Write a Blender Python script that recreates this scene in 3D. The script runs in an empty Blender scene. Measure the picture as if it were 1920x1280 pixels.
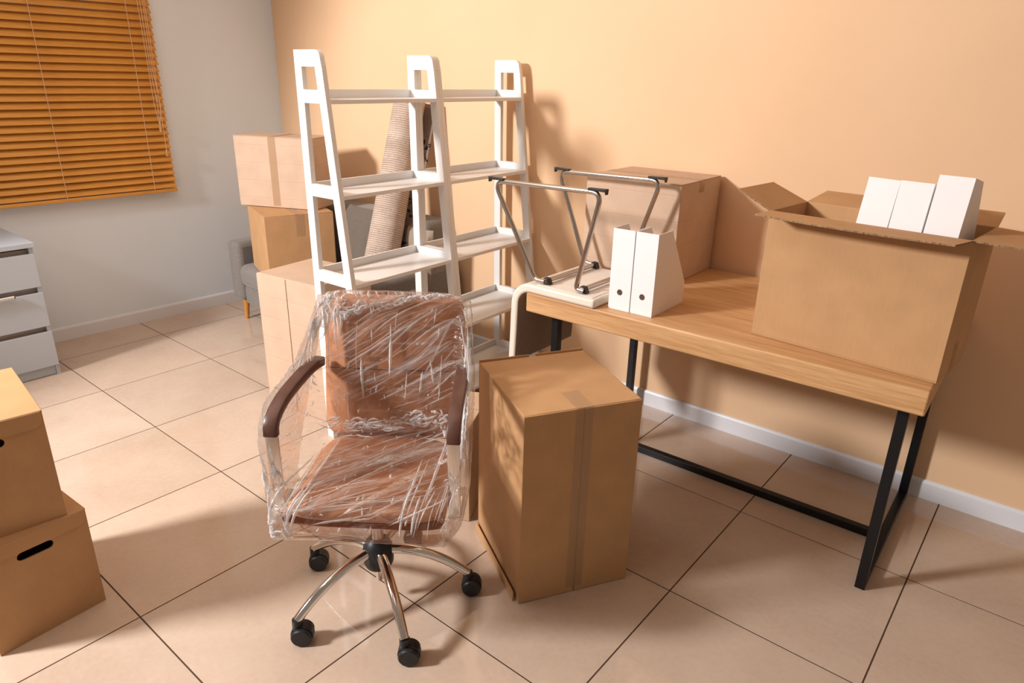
import bpy, bmesh, math, random
from math import sin, cos, pi, radians as rad
from mathutils import Vector, Matrix, noise

random.seed(7)
sc = bpy.context.scene
COL = sc.collection

# ------------------------------------------------------------------ camera, world, light, exposure
cam_d = bpy.data.cameras.new('camera')
cam_o = bpy.data.objects.new('camera', cam_d); COL.objects.link(cam_o)
cam_d.sensor_width = 36.0
cam_d.lens = 1290.3 / 1920 * 36.0
_yaw, _pitch, _roll = 2.252229, -0.367049, 0.0239018
_d = Vector((cos(_pitch) * cos(_yaw), cos(_pitch) * sin(_yaw), sin(_pitch)))
_r = _d.cross(Vector((0, 0, 1))).normalized(); _u = _r.cross(_d)
_r2 = _r * cos(_roll) + _u * sin(_roll); _u2 = -_r * sin(_roll) + _u * cos(_roll)
_m = Matrix((_r2, _u2, -_d)).transposed().to_4x4()
_m.translation = Vector((3.7457, -1.1914, 1.5971))
cam_o.matrix_world = _m
cam_d.clip_start = 0.02
sc.camera = cam_o

world = bpy.data.worlds.new('daylight'); sc.world = world
world.use_nodes = True
bg = world.node_tree.nodes['Background']
bg.inputs['Color'].default_value = (1.0, 0.86, 0.72, 1)
bg.inputs['Strength'].default_value = 0.25

ld = bpy.data.lights.new('studio_lamp', 'SPOT')
ld.shadow_soft_size = 0.28; ld.energy = 1050; ld.color = (1.0, 0.985, 0.975)
ld.spot_size = rad(71); ld.spot_blend = 0.5
lo = bpy.data.objects.new('studio_lamp', ld); COL.objects.link(lo)
lo.location = (0.22, -3.0, 2.72)
lo.rotation_euler = (Vector((1.80, 1.2, 0.60)) - lo.location).to_track_quat('-Z', 'Y').to_euler()

ld = bpy.data.lights.new('overhead_fill', 'AREA')  # added fill in place of light bounced off the ceiling; no fixture known
ld.shape = 'RECTANGLE'; ld.size = 2.6; ld.size_y = 2.6; ld.energy = 32; ld.color = (1.0, 0.90, 0.80)
lo = bpy.data.objects.new('overhead_fill', ld); COL.objects.link(lo)
lo.location = (1.3, -0.6, 2.93)

vs = sc.view_settings
vs.view_transform = 'Standard'; vs.look = 'None'; vs.gamma = 1.0
vs.use_curve_mapping = False
vs.exposure = 0.0
sc.cycles.use_denoising = True
sc.cycles.max_bounces = 10
sc.cycles.transparent_max_bounces = 24
sc.cycles.sample_clamp_indirect = 4.0

# ------------------------------------------------------------------ materials
def new_mat(name):
    m = bpy.data.materials.new(name); m.use_nodes = True
    nt = m.node_tree
    return m, nt, nt.nodes['Principled BSDF']

def nd(nt, kind, **kw):
    n = nt.nodes.new(kind)
    for k, v in kw.items():
        if k in n.inputs: n.inputs[k].default_value = v
        else: setattr(n, k, v)
    return n

def rgba(c): return (c[0], c[1], c[2], 1)

def ramp(nt, fac, stops):
    r = nt.nodes.new('ShaderNodeValToRGB')
    e = r.color_ramp.elements
    while len(e) < len(stops): e.new(0.5)
    for i, (p, c) in enumerate(stops):
        e[i].position = p; e[i].color = rgba(c)
    nt.links.new(fac, r.inputs['Fac'])
    return r.outputs['Color']

def coords(nt, scale=(1, 1, 1), rot=(0, 0, 0), kind='Object'):
    tc = nt.nodes.new('ShaderNodeTexCoord'); mp = nt.nodes.new('ShaderNodeMapping')
    mp.inputs['Scale'].default_value = scale; mp.inputs['Rotation'].default_value = rot
    nt.links.new(tc.outputs[kind], mp.inputs['Vector'])
    return mp.outputs['Vector']

def bump(nt, b, height, strength, dist):
    n = nd(nt, 'ShaderNodeBump', Strength=strength, Distance=dist)
    nt.links.new(height, n.inputs['Height']); nt.links.new(n.outputs['Normal'], b.inputs['Normal'])
    return n

def plain(name, c, rough=0.5, metal=0.0, spec=0.5):
    m, nt, b = new_mat(name)
    b.inputs['Base Color'].default_value = rgba(c)
    b.inputs['Roughness'].default_value = rough; b.inputs['Metallic'].default_value = metal
    b.inputs['Specular IOR Level'].default_value = spec
    return m

def noisy(name, c1, c2, scale, rough, bstr=0.1, bdist=0.002, vscale=(1, 1, 1), detail=4, spec=0.4, bscale=None, kind='Object', coat=0):
    m, nt, b = new_mat(name)
    v = coords(nt, vscale, kind=kind)
    n = nd(nt, 'ShaderNodeTexNoise', Scale=scale, Detail=detail)
    nt.links.new(v, n.inputs['Vector'])
    nt.links.new(ramp(nt, n.outputs['Fac'], [(0.3, c1), (0.7, c2)]), b.inputs['Base Color'])
    b.inputs['Roughness'].default_value = rough
    b.inputs['Specular IOR Level'].default_value = spec
    if coat: b.inputs['Coat Weight'].default_value = coat
    if bstr:
        n2 = nd(nt, 'ShaderNodeTexNoise', Scale=bscale or scale * 6, Detail=3)
        nt.links.new(v, n2.inputs['Vector'])
        bump(nt, b, n2.outputs['Fac'], bstr, bdist)
    return m

def cardboard(name, c, fold=0.0):
    m, nt, b = new_mat(name)
    v = coords(nt)
    n = nd(nt, 'ShaderNodeTexNoise', Scale=9, Detail=5); nt.links.new(v, n.inputs['Vector'])
    v2 = coords(nt, (1, 1, 14))
    n2 = nd(nt, 'ShaderNodeTexNoise', Scale=45, Detail=2); nt.links.new(coords(nt, (14, 14, 0.5)), n2.inputs['Vector'])
    mix = nd(nt, 'ShaderNodeMixRGB', blend_type='MIX', Fac=0.35)
    nt.links.new(n.outputs['Fac'], mix.inputs[1]); nt.links.new(n2.outputs['Fac'], mix.inputs[2])
    nt.links.new(ramp(nt, mix.outputs[0], [(0.35, [x * 0.92 for x in c]), (0.65, [min(1, x * 1.06) for x in c])]), b.inputs['Base Color'])
    b.inputs['Roughness'].default_value = 0.75; b.inputs['Specular IOR Level'].default_value = 0.25
    if fold:
        # scored horizontal creases: narrow grooves every `fold` metres of height
        sx = nt.nodes.new('ShaderNodeSeparateXYZ'); nt.links.new(v, sx.inputs[0])
        a = nd(nt, 'ShaderNodeMath', operation='MULTIPLY'); a.inputs[1].default_value = 1 / fold
        nt.links.new(sx.outputs['Z'], a.inputs[0])
        f = nd(nt, 'ShaderNodeMath', operation='FRACT'); nt.links.new(a.outputs[0], f.inputs[0])
        s = nd(nt, 'ShaderNodeMath', operation='SUBTRACT'); s.inputs[1].default_value = 0.5
        nt.links.new(f.outputs[0], s.inputs[0])
        ab = nd(nt, 'ShaderNodeMath', operation='ABSOLUTE'); nt.links.new(s.outputs[0], ab.inputs[0])
        gr = nd(nt, 'ShaderNodeMapRange'); gr.inputs[1].default_value = 0.0; gr.inputs[2].default_value = 0.03
        nt.links.new(ab.outputs[0], gr.inputs[0])
        ad = nd(nt, 'ShaderNodeMath', operation='ADD'); nt.links.new(gr.outputs[0], ad.inputs[0])
        ms = nd(nt, 'ShaderNodeMath', operation='MULTIPLY'); ms.inputs[1].default_value = 0.25
        nt.links.new(n2.outputs['Fac'], ms.inputs[0]); nt.links.new(ms.outputs[0], ad.inputs[1])
        bump(nt, b, ad.outputs[0], 0.35, 0.0025)
    else:
        bump(nt, b, n.outputs['Fac'], 0.12, 0.006)
    return m

def wood(name, c1, c2, axis, scale, rough, stretch=14, coat=0.0):
    m, nt, b = new_mat(name)
    s = [stretch, stretch, stretch]; s['xyz'.index(axis)] = 0.8
    v = coords(nt, tuple(s))
    n = nd(nt, 'ShaderNodeTexNoise', Scale=scale, Detail=6, Distortion=0.6); nt.links.new(v, n.inputs['Vector'])
    n2 = nd(nt, 'ShaderNodeTexNoise', Scale=scale * 5, Detail=3); nt.links.new(v, n2.inputs['Vector'])
    mx = nd(nt, 'ShaderNodeMixRGB', blend_type='MIX', Fac=0.4)
    nt.links.new(n.outputs['Fac'], mx.inputs[1]); nt.links.new(n2.outputs['Fac'], mx.inputs[2])
    nt.links.new(ramp(nt, mx.outputs[0], [(0.32, c2), (0.5, [(a + b_) / 2 for a, b_ in zip(c1, c2)]), (0.66, c1)]), b.inputs['Base Color'])
    b.inputs['Roughness'].default_value = rough; b.inputs['Specular IOR Level'].default_value = 0.4
    bump(nt, b, mx.outputs[0], 0.15, 0.001)
    return m

def tile_mat():
    m, nt, b = new_mat('floor_tile')
    g = nt.nodes.new('ShaderNodeNewGeometry')
    n = nd(nt, 'ShaderNodeTexNoise', Scale=3.2, Detail=8, Roughness=0.62); nt.links.new(g.outputs['Position'], n.inputs['Vector'])
    n2 = nd(nt, 'ShaderNodeTexNoise', Scale=55, Detail=4); nt.links.new(g.outputs['Position'], n2.inputs['Vector'])
    mx = nd(nt, 'ShaderNodeMixRGB', blend_type='MIX', Fac=0.3)
    nt.links.new(n.outputs['Fac'], mx.inputs[1]); nt.links.new(n2.outputs['Fac'], mx.inputs[2])
    col = ramp(nt, mx.outputs[0], [(0.3, (0.52, 0.385, 0.295)), (0.7, (0.63, 0.485, 0.38))])
    oi = nt.nodes.new('ShaderNodeObjectInfo')
    mr = nd(nt, 'ShaderNodeMapRange'); mr.inputs[3].default_value = 0.95; mr.inputs[4].default_value = 1.04
    nt.links.new(oi.outputs['Random'], mr.inputs[0])
    mu = nd(nt, 'ShaderNodeVectorMath', operation='SCALE')
    nt.links.new(col, mu.inputs[0]); nt.links.new(mr.outputs[0], mu.inputs['Scale'])
    nt.links.new(mu.outputs[0], b.inputs['Base Color'])
    b.inputs['Roughness'].default_value = 0.065; b.inputs['Specular IOR Level'].default_value = 0.7
    bump(nt, b, n2.outputs['Fac'], 0.008, 0.001)
    return m

def film_mat():
    m = bpy.data.materials.new('stretch_film'); m.use_nodes = True
    nt = m.node_tree; nt.nodes.clear()
    out = nt.nodes.new('ShaderNodeOutputMaterial')
    v = coords(nt, (1.2, 6.0, 12.0), (0, 0.5, 0))
    n = nd(nt, 'ShaderNodeTexNoise', Scale=6, Detail=5, Distortion=0.5); nt.links.new(v, n.inputs['Vector'])
    v2 = coords(nt, (4, 4, 4))
    n2 = nd(nt, 'ShaderNodeTexNoise', Scale=16, Detail=5, Distortion=1.2); nt.links.new(v2, n2.inputs['Vector'])
    at = nt.nodes.new('ShaderNodeAttribute'); at.attribute_name = 'crumple'
    mxh = nd(nt, 'ShaderNodeMixRGB', blend_type='MIX'); nt.links.new(at.outputs['Fac'], mxh.inputs[0])
    nt.links.new(n.outputs['Fac'], mxh.inputs[1]); nt.links.new(n2.outputs['Fac'], mxh.inputs[2])
    bp = nd(nt, 'ShaderNodeBump', Strength=0.55, Distance=0.010); nt.links.new(mxh.outputs[0], bp.inputs['Height'])
    gl = nd(nt, 'ShaderNodeBsdfGlossy', Roughness=0.13); gl.inputs['Color'].default_value = (1, 1, 1, 1)
    nt.links.new(bp.outputs['Normal'], gl.inputs['Normal'])
    df = nt.nodes.new('ShaderNodeBsdfTranslucent'); df.inputs['Color'].default_value = (0.9, 0.88, 0.88, 1)
    dd = nt.nodes.new('ShaderNodeBsdfDiffuse'); dd.inputs['Color'].default_value = (0.9, 0.88, 0.88, 1)
    nt.links.new(bp.outputs['Normal'], dd.inputs['Normal'])
    d2 = nd(nt, 'ShaderNodeMixShader', Fac=0.35); nt.links.new(dd.outputs[0], d2.inputs[1]); nt.links.new(df.outputs[0], d2.inputs[2])
    tr = nt.nodes.new('ShaderNodeBsdfTransparent'); tr.inputs['Color'].default_value = (0.97, 0.965, 0.96, 1)
    # milky share: bunched film, plus white painted on creases for window highlights
    st = nd(nt, 'ShaderNodeMapRange'); st.inputs[1].default_value = 0.54; st.inputs[2].default_value = 0.72
    nt.links.new(mxh.outputs[0], st.inputs[0])
    cr = nd(nt, 'ShaderNodeMath', operation='MULTIPLY_ADD'); cr.inputs[1].default_value = 0.85; cr.inputs[2].default_value = 0.16
    nt.links.new(at.outputs['Fac'], cr.inputs[0])
    mi = nd(nt, 'ShaderNodeMath', operation='MULTIPLY', use_clamp=True); nt.links.new(st.outputs[0], mi.inputs[0]); nt.links.new(cr.outputs[0], mi.inputs[1])
    cp = nd(nt, 'ShaderNodeMath', operation='POWER'); cp.inputs[1].default_value = 1.6; nt.links.new(at.outputs['Fac'], cp.inputs[0])
    cq = nd(nt, 'ShaderNodeMath', operation='MULTIPLY'); cq.inputs[1].default_value = 0.85; nt.links.new(cp.outputs[0], cq.inputs[0])
    mx_ = nd(nt, 'ShaderNodeMath', operation='MAXIMUM'); nt.links.new(mi.outputs[0], mx_.inputs[0]); nt.links.new(cq.outputs[0], mx_.inputs[1])
    m1 = nt.nodes.new('ShaderNodeMixShader'); nt.links.new(mx_.outputs[0], m1.inputs[0])
    nt.links.new(tr.outputs[0], m1.inputs[1]); nt.links.new(d2.outputs[0], m1.inputs[2])
    fr = nd(nt, 'ShaderNodeFresnel', IOR=1.45); nt.links.new(bp.outputs['Normal'], fr.inputs['Normal'])
    f2 = nd(nt, 'ShaderNodeMath', operation='MULTIPLY_ADD', use_clamp=True); f2.inputs[1].default_value = 0.55; f2.inputs[2].default_value = 0.0
    nt.links.new(fr.outputs[0], f2.inputs[0])
    m2 = nt.nodes.new('ShaderNodeMixShader'); nt.links.new(f2.outputs[0], m2.inputs[0])
    nt.links.new(m1.outputs[0], m2.inputs[1]); nt.links.new(gl.outputs[0], m2.inputs[2])
    nt.links.new(m2.outputs[0], out.inputs['Surface'])
    return m

def carpet_back_mat():
    m, nt, b = new_mat('carpet_backing')
    v = coords(nt, kind='UV')
    w = nd(nt, 'ShaderNodeTexWave', wave_type='BANDS', bands_direction='Y', Scale=26, Distortion=2.5, Detail=2)
    w.inputs['Detail Scale'].default_value = 6
    nt.links.new(v, w.inputs['Vector'])
    n = nd(nt, 'ShaderNodeTexNoise', Scale=3.5, Detail=4)
    nt.links.new(coords(nt, (1.0, 3.0, 1), (0, 0, 0.6), kind='UV'), n.inputs['Vector'])
    mx = nd(nt, 'ShaderNodeMixRGB', blend_type='MIX', Fac=0.6)
    nt.links.new(w.outputs['Fac'], mx.inputs[1]); nt.links.new(n.outputs['Fac'], mx.inputs[2])
    nt.links.new(ramp(nt, mx.outputs[0], [(0.25, (0.33, 0.235, 0.175)), (0.75, (0.66, 0.53, 0.45))]), b.inputs['Base Color'])
    b.inputs['Roughness'].default_value = 0.95; b.inputs['Specular IOR Level'].default_value = 0.1
    bump(nt, b, w.outputs['Fac'], 0.5, 0.004)
    return m

def carpet_pile_mat():
    m, nt, b = new_mat('carpet_pile')
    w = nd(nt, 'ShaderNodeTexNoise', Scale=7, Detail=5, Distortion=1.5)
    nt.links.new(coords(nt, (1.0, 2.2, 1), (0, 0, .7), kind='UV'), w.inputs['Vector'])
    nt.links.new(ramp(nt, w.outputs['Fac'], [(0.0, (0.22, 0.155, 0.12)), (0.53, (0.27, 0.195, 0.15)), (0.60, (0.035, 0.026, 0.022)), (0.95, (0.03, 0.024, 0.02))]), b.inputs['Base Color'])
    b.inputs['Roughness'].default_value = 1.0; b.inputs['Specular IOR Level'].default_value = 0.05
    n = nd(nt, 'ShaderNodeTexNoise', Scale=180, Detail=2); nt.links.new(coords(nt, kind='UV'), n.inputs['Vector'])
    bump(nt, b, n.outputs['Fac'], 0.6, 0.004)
    return m

def fabric(name, c1, c2):
    m, nt, b = new_mat(name)
    v = coords(nt)
    n = nd(nt, 'ShaderNodeTexNoise', Scale=130, Detail=3); nt.links.new(v, n.inputs['Vector'])
    nt.links.new(ramp(nt, n.outputs['Fac'], [(0.3, c1), (0.7, c2)]), b.inputs['Base Color'])
    b.inputs['Roughness'].default_value = 0.95; b.inputs['Specular IOR Level'].default_value = 0.15
    b.inputs['Sheen Weight'].default_value = 0.25
    n2 = nd(nt, 'ShaderNodeTexNoise', Scale=420, Detail=1); nt.links.new(v, n2.inputs['Vector'])
    bump(nt, b, n2.outputs['Fac'], 0.3, 0.001)
    return m

def glass_mat(name):
    m, nt, b = new_mat(name)
    b.inputs['Base Color'].default_value = (0.9, 0.95, 0.95, 1)
    b.inputs['Roughness'].default_value = 0.02; b.inputs['Transmission Weight'].default_value = 1.0; b.inputs['IOR'].default_value = 1.45
    return m

def tape_mat():
    m, nt, b = new_mat('packing_tape')
    b.inputs['Base Color'].default_value = (0.58, 0.37, 0.21, 1); b.inputs['Roughness'].default_value = 0.16
    b.inputs['Specular IOR Level'].default_value = 0.6; b.inputs['Alpha'].default_value = 0.30
    n = nd(nt, 'ShaderNodeTexNoise', Scale=60, Detail=3); nt.links.new(coords(nt), n.inputs['Vector'])
    bump(nt, b, n.outputs['Fac'], 0.25, 0.002)
    return m

CB = (0.52, 0.295, 0.142)
M = dict(
    orange=noisy('orange_wall_paint', (0.80, 0.53, 0.325), (0.83, 0.555, 0.345), 2.5, 0.72, 0.06, 0.001, bscale=160, spec=0.25),
    grey=noisy('grey_wall_paint', (0.755, 0.83, 0.91), (0.785, 0.86, 0.94), 2.0, 0.75, 0.05, 0.001, bscale=160, spec=0.25),
    ceil=plain('ceiling_paint', (0.82, 0.81, 0.79), 0.8),
    base=plain('baseboard_paint', (0.78, 0.78, 0.82), 0.35),
    grout=plain('grout', (0.085, 0.052, 0.035), 0.95, spec=0.05),
    tile=tile_mat(),
    card=cardboard('kraft_cardboard', CB),
    cardf=cardboard('scored_cardboard', (0.59, 0.415, 0.30), 0.105),
    cardp=cardboard('pale_cardboard', (0.60, 0.41, 0.275)),
    cardedge=noisy('cardboard_edge', (0.16, 0.09, 0.045), (0.42, 0.26, 0.14), 160, 0.9, 0.4, 0.003, vscale=(1, 1, 0.2)),
    dark=plain('hole_dark', (0.05, 0.025, 0.012), 0.9),
    tape=tape_mat(),
    white=noisy('white_lacquer', (0.80, 0.775, 0.755), (0.83, 0.805, 0.785), 6, 0.33, 0.03, 0.0006, spec=0.45),
    paper=plain('white_board', (0.86, 0.82, 0.82), 0.55, spec=0.3),
    papergrey=plain('white_board_inside', (0.72, 0.66, 0.60), 0.7, spec=0.2),
    dresser=plain('dresser_white', (0.49, 0.54, 0.605), 0.4),
    dresserin=plain('dresser_gap', (0.50, 0.42, 0.38), 0.6),
    blind=wood('blind_wood', (0.86, 0.43, 0.095), (0.56, 0.24, 0.042), 'y', 3.0, 0.38),
    cord=plain('blind_cord', (0.78, 0.58, 0.40), 0.8),
    tassel=wood('tassel_wood', (0.70, 0.42, 0.16), (0.5, 0.27, 0.08), 'z', 4, 0.35),
    desk=wood('pine_wood', (0.70, 0.42, 0.205), (0.47, 0.235, 0.095), 'x', 3.2, 0.42, stretch=16),
    steel=plain('black_steel', (0.016, 0.016, 0.018), 0.38, 0.6),
    chrome=plain('chrome', (0.78, 0.74, 0.71), 0.07, 1.0),
    chromed=plain('satin_chrome', (0.55, 0.50, 0.46), 0.18, 1.0),
    plastic=noisy('black_plastic', (0.012, 0.012, 0.013), (0.02, 0.02, 0.022), 60, 0.42, 0.05, 0.0005),
    leather=noisy('brown_leather', (0.47, 0.20, 0.098), (0.55, 0.245, 0.122), 14, 0.42, 0.2, 0.0015, bscale=190),
    leatherd=noisy('dark_brown_leather', (0.085, 0.035, 0.024), (0.12, 0.05, 0.034), 20, 0.35, 0.2, 0.0015, bscale=190),
    cream=noisy('cream_leatherette', (0.74, 0.655, 0.555), (0.78, 0.70, 0.60), 8, 0.45, 0.06, 0.001, bscale=200),
    taupe=fabric('taupe_fabric', (0.30, 0.235, 0.18), (0.35, 0.28, 0.22)),
    creamf=noisy('cream_fabric', (0.76, 0.67, 0.60), (0.80, 0.71, 0.64), 40, 0.9, 0.15, 0.001, bscale=300, spec=0.15),
    sofa=fabric('grey_sofa_fabric', (0.18, 0.160, 0.147), (0.23, 0.207, 0.19)),
    pillow=fabric('dark_grey_fabric', (0.13, 0.105, 0.085), (0.17, 0.14, 0.115)),
    legwood=wood('oak_leg', (0.66, 0.30, 0.075), (0.50, 0.20, 0.04), 'z', 3, 0.4),
    cback=carpet_back_mat(), cpile=carpet_pile_mat(),
    film=film_mat(), glass=glass_mat('window_glass'),
    pvc=plain('window_pvc', (0.75, 0.75, 0.75), 0.4),
    brownhole=plain('holder_hole', (0.30, 0.14, 0.06), 0.8),
)

# ------------------------------------------------------------------ mesh helpers
class MB:
    def __init__(self): self.v = []; self.f = []; self.mi = []
    def add(self, vs_, fs, mi=0):
        o = len(self.v); self.v += [tuple(x) for x in vs_]
        for f in fs: self.f.append(tuple(o + i for i in f)); self.mi.append(mi)
        return self
    def box(self, x0, x1, y0, y1, z0, z1, mat=None, mi=0):
        p = [Vector(c) for c in ((x0, y0, z0), (x1, y0, z0), (x1, y1, z0), (x0, y1, z0), (x0, y0, z1), (x1, y0, z1), (x1, y1, z1), (x0, y1, z1))]
        if mat is not None: p = [mat @ c for c in p]
        return self.add(p, [(0, 3, 2, 1), (4, 5, 6, 7), (0, 1, 5, 4), (1, 2, 6, 5), (2, 3, 7, 6), (3, 0, 4, 7)], mi)
    def prism(self, poly, t0, t1, axes, mi=0):
        # poly: 2D points counter-clockwise; axes = (a, b, n) unit vectors
        a, b, n = [Vector(q) for q in axes]; k = len(poly)
        vs_ = [a * p[0] + b * p[1] + n * t0 for p in poly] + [a * p[0] + b * p[1] + n * t1 for p in poly]
        fs = [tuple(range(k - 1, -1, -1)), tuple(range(k, 2 * k))] + [(i, (i + 1) % k, k + (i + 1) % k, k + i) for i in range(k)]
        return self.add(vs_, fs, mi)
    def ring_prism(self, outer, inner, t0, t1, axes, mi=0):
        a, b, n = [Vector(q) for q in axes]; k = len(outer); assert len(inner) == k
        def pts(pl, t): return [a * p[0] + b * p[1] + n * t for p in pl]
        vs_ = pts(outer, t0) + pts(inner, t0) + pts(outer, t1) + pts(inner, t1)
        fs = []
        for i in range(k):
            j = (i + 1) % k
            fs += [(i, k + i, k + j, j), (2 * k + i, 2 * k + j, 3 * k + j, 3 * k + i), (i, j, 2 * k + j, 2 * k + i), (k + i, 3 * k + i, 3 * k + j, k + j)]
        return self.add(vs_, fs, mi)
    def tube(self, path, r, seg=10, closed=False, flat=None, mi=0, cap=True):
        P = [Vector(p) for p in path]; n = len(P)
        R = r if isinstance(r, (list, tuple)) else [r] * n
        T = []
        for i in range(n):
            a = P[(i - 1) % n] if (closed or i > 0) else P[i]
            b = P[(i + 1) % n] if (closed or i < n - 1) else P[i]
            T.append((b - a).normalized())
        N = T[0].orthogonal().normalized(); base = len(self.v); prev = T[0]
        if flat is not None: N = (Vector(flat[0]) - T[0] * Vector(flat[0]).dot(T[0])).normalized()
        for i in range(n):
            if i:
                ax = prev.cross(T[i])
                if ax.length > 1e-6:
                    N = Matrix.Rotation(prev.angle(T[i]), 3, ax.normalized()) @ N
                prev = T[i]
            N = (N - T[i] * N.dot(T[i])).normalized(); B = T[i].cross(N)
            for s in range(seg):
                a = 2 * pi * s / seg
                ca, sa = cos(a), sin(a)
                if flat is not None:
                    e = 0.35
                    ca = math.copysign(abs(ca) ** e, ca) * flat[1]; sa = math.copysign(abs(sa) ** e, sa) * flat[2]
                self.v.append(tuple(P[i] + (N * ca + B * sa) * R[i]))
        for i in range(n if closed else n - 1):
            for s in range(seg):
                a, b = base + i * seg + s, base + i * seg + (s + 1) % seg
                c, d_ = base + ((i + 1) % n) * seg + (s + 1) % seg, base + ((i + 1) % n) * seg + s
                self.f.append((a, b, c, d_)); self.mi.append(mi)
        if cap and not closed:
            self.f.append(tuple(base + s for s in range(seg - 1, -1, -1))); self.mi.append(mi)
            self.f.append(tuple(base + (n - 1) * seg + s for s in range(seg))); self.mi.append(mi)
        return self
    def lathe(self, prof, seg=20, mat=None, mi=0):
        base = len(self.v); n = len(prof)
        for (r, z) in prof:
            for s in range(seg):
                a = 2 * pi * s / seg; p = Vector((r * cos(a), r * sin(a), z))
                self.v.append(tuple(mat @ p if mat is not None else p))
        for i in range(n - 1):
            for s in range(seg):
                self.f.append((base + i * seg + s, base + i * seg + (s + 1) % seg, base + (i + 1) * seg + (s + 1) % seg, base + (i + 1) * seg + s)); self.mi.append(mi)
        self.f.append(tuple(base + s for s in range(seg - 1, -1, -1))); self.mi.append(mi)
        self.f.append(tuple(base + (n - 1) * seg + s for s in range(seg))); self.mi.append(mi)
        return self
    def mesh(self, name):
        me = bpy.data.meshes.new(name); me.from_pydata(self.v, [], self.f); me.update()
        return me
    def build(self, name, mats, parent=None, smooth=False, bevel=0.0, seg=2, subsurf=0, loc=None, rot=None):
        me = self.mesh(name)
        if not isinstance(mats, (list, tuple)): mats = [mats]
        for m in mats: me.materials.append(m)
        for p, i in zip(me.polygons, self.mi): p.material_index = i
        bm = bmesh.new(); bm.from_mesh(me); bmesh.ops.recalc_face_normals(bm, faces=bm.faces); bm.to_mesh(me); bm.free()
        o = bpy.data.objects.new(name, me); COL.objects.link(o)
        if parent is not None: o.parent = parent
        if loc: o.location = loc
        if rot: o.rotation_euler = rot
        if bevel:
            b = o.modifiers.new('bevel', 'BEVEL'); b.width = bevel; b.segments = seg; b.limit_method = 'ANGLE'; b.angle_limit = rad(40)
        if subsurf:
            s = o.modifiers.new('sub', 'SUBSURF'); s.levels = subsurf; s.render_levels = subsurf
        if smooth or bevel or subsurf:
            me.shade_smooth()
            if not subsurf: me.set_sharp_from_angle(angle=rad(35))
        return o

def thing(name, label, cat, loc=(0, 0, 0), rz=0.0, group=None):
    o = bpy.data.objects.new(name, None); COL.objects.link(o)
    o.empty_display_size = 0.1
    o.location = loc; o.rotation_euler = (0, 0, rz)
    o['label'] = label; o['category'] = cat
    if group: o['group'] = group
    return o

def tag(o, label, cat, group=None):
    o['label'] = label; o['category'] = cat
    if group: o['group'] = group
    return o

def struct(o, label=None, cat=None):
    o['kind'] = 'structure'
    if label: o['label'] = label
    if cat: o['category'] = cat
    return o

def arc(c, r, a0, a1, n, ax=(1, 0, 0), ay=(0, 0, 1)):
    ax, ay, c = Vector(ax), Vector(ay), Vector(c)
    return [c + ax * (r * cos(a0 + (a1 - a0) * i / n)) + ay * (r * sin(a0 + (a1 - a0) * i / n)) for i in range(n + 1)]

def fillet(pts, r, n=6):
    """polyline with rounded interior corners"""
    P = [Vector(p) for p in pts]; out = [P[0]]
    for i in range(1, len(P) - 1):
        a, b, c = P[i - 1], P[i], P[i + 1]
        u, w = (a - b).normalized(), (c - b).normalized()
        ang = u.angle(w); d = min(r / math.tan(ang / 2), (a - b).length * .49, (c - b).length * .49)
        p0, p1 = b + u * d, b + w * d
        for k in range(n + 1):
            t = k / n
            out.append((p0 * (1 - t) + b * t) * (1 - t) + (b * (1 - t) + p1 * t) * t)
    out.append(P[-1]); return out

# ------------------------------------------------------------------ room shell
WY = 1.807                      # orange wall plane
GA = rad(1.6)                  # the grey wall is a touch out of square
G0 = Vector((-0.897, WY, 0)); GT = Vector((-sin(GA), -cos(GA), 0)); GN = Vector((cos(GA), -sin(GA), 0))
def G(s, o, z): return G0 + GT * s + GN * o + Vector((0, 0, z))
CEIL = 2.95

fl = MB().box(-1.3, 5.4, -5.4, WY + 0.15, -0.06, -0.0009).build('floor', M['grout'])
struct(fl, 'glossy beige square floor tiles with thin dark joints', 'floor')
fl_c = {}
T = 0.6; J = 0.0046
for i in range(-2, 9):
    for j in range(-9, 4):
        x0, x1 = max(i * T, -1.29) + J / 2, (i + 1) * T - J / 2
        y0, y1 = j * T + J / 2, min((j + 1) * T, WY + 0.14) - J / 2
        if x1 - x0 < 0.02 or y1 - y0 < 0.02: continue
        k = (round(x1 - x0, 4), round(y1 - y0, 4))
        if k not in fl_c:
            a, b = k; c = 0.0003
            mb = MB()
            vs_ = [(c, c, 0), (a - c, c, 0), (a - c, b - c, 0), (c, b - c, 0), (0, 0, -c), (a, 0, -c), (a, b, -c), (0, b, -c), (0, 0, -.0085), (a, 0, -.0085), (a, b, -.0085), (0, b, -.0085)]
            fs = [(0, 1, 2, 3), (4, 5, 1, 0), (5, 6, 2, 1), (6, 7, 3, 2), (7, 4, 0, 3), (8, 9, 5, 4), (9, 10, 6, 5), (10, 11, 7, 6), (11, 8, 4, 7)]
            mb.add(vs_, fs); me = mb.mesh('tile'); me.materials.append(M['tile']); fl_c[k] = me
        o = bpy.data.objects.new('tile', fl_c[k]); COL.objects.link(o); o.parent = fl; o.location = (x0, y0, 0)

wb = MB().box(-1.1, 5.4, WY, WY + 0.15, 0.0, CEIL).build('wall_back', M['orange'])
struct(wb, 'pale orange painted wall behind the shelves and desk', 'wall')
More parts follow.
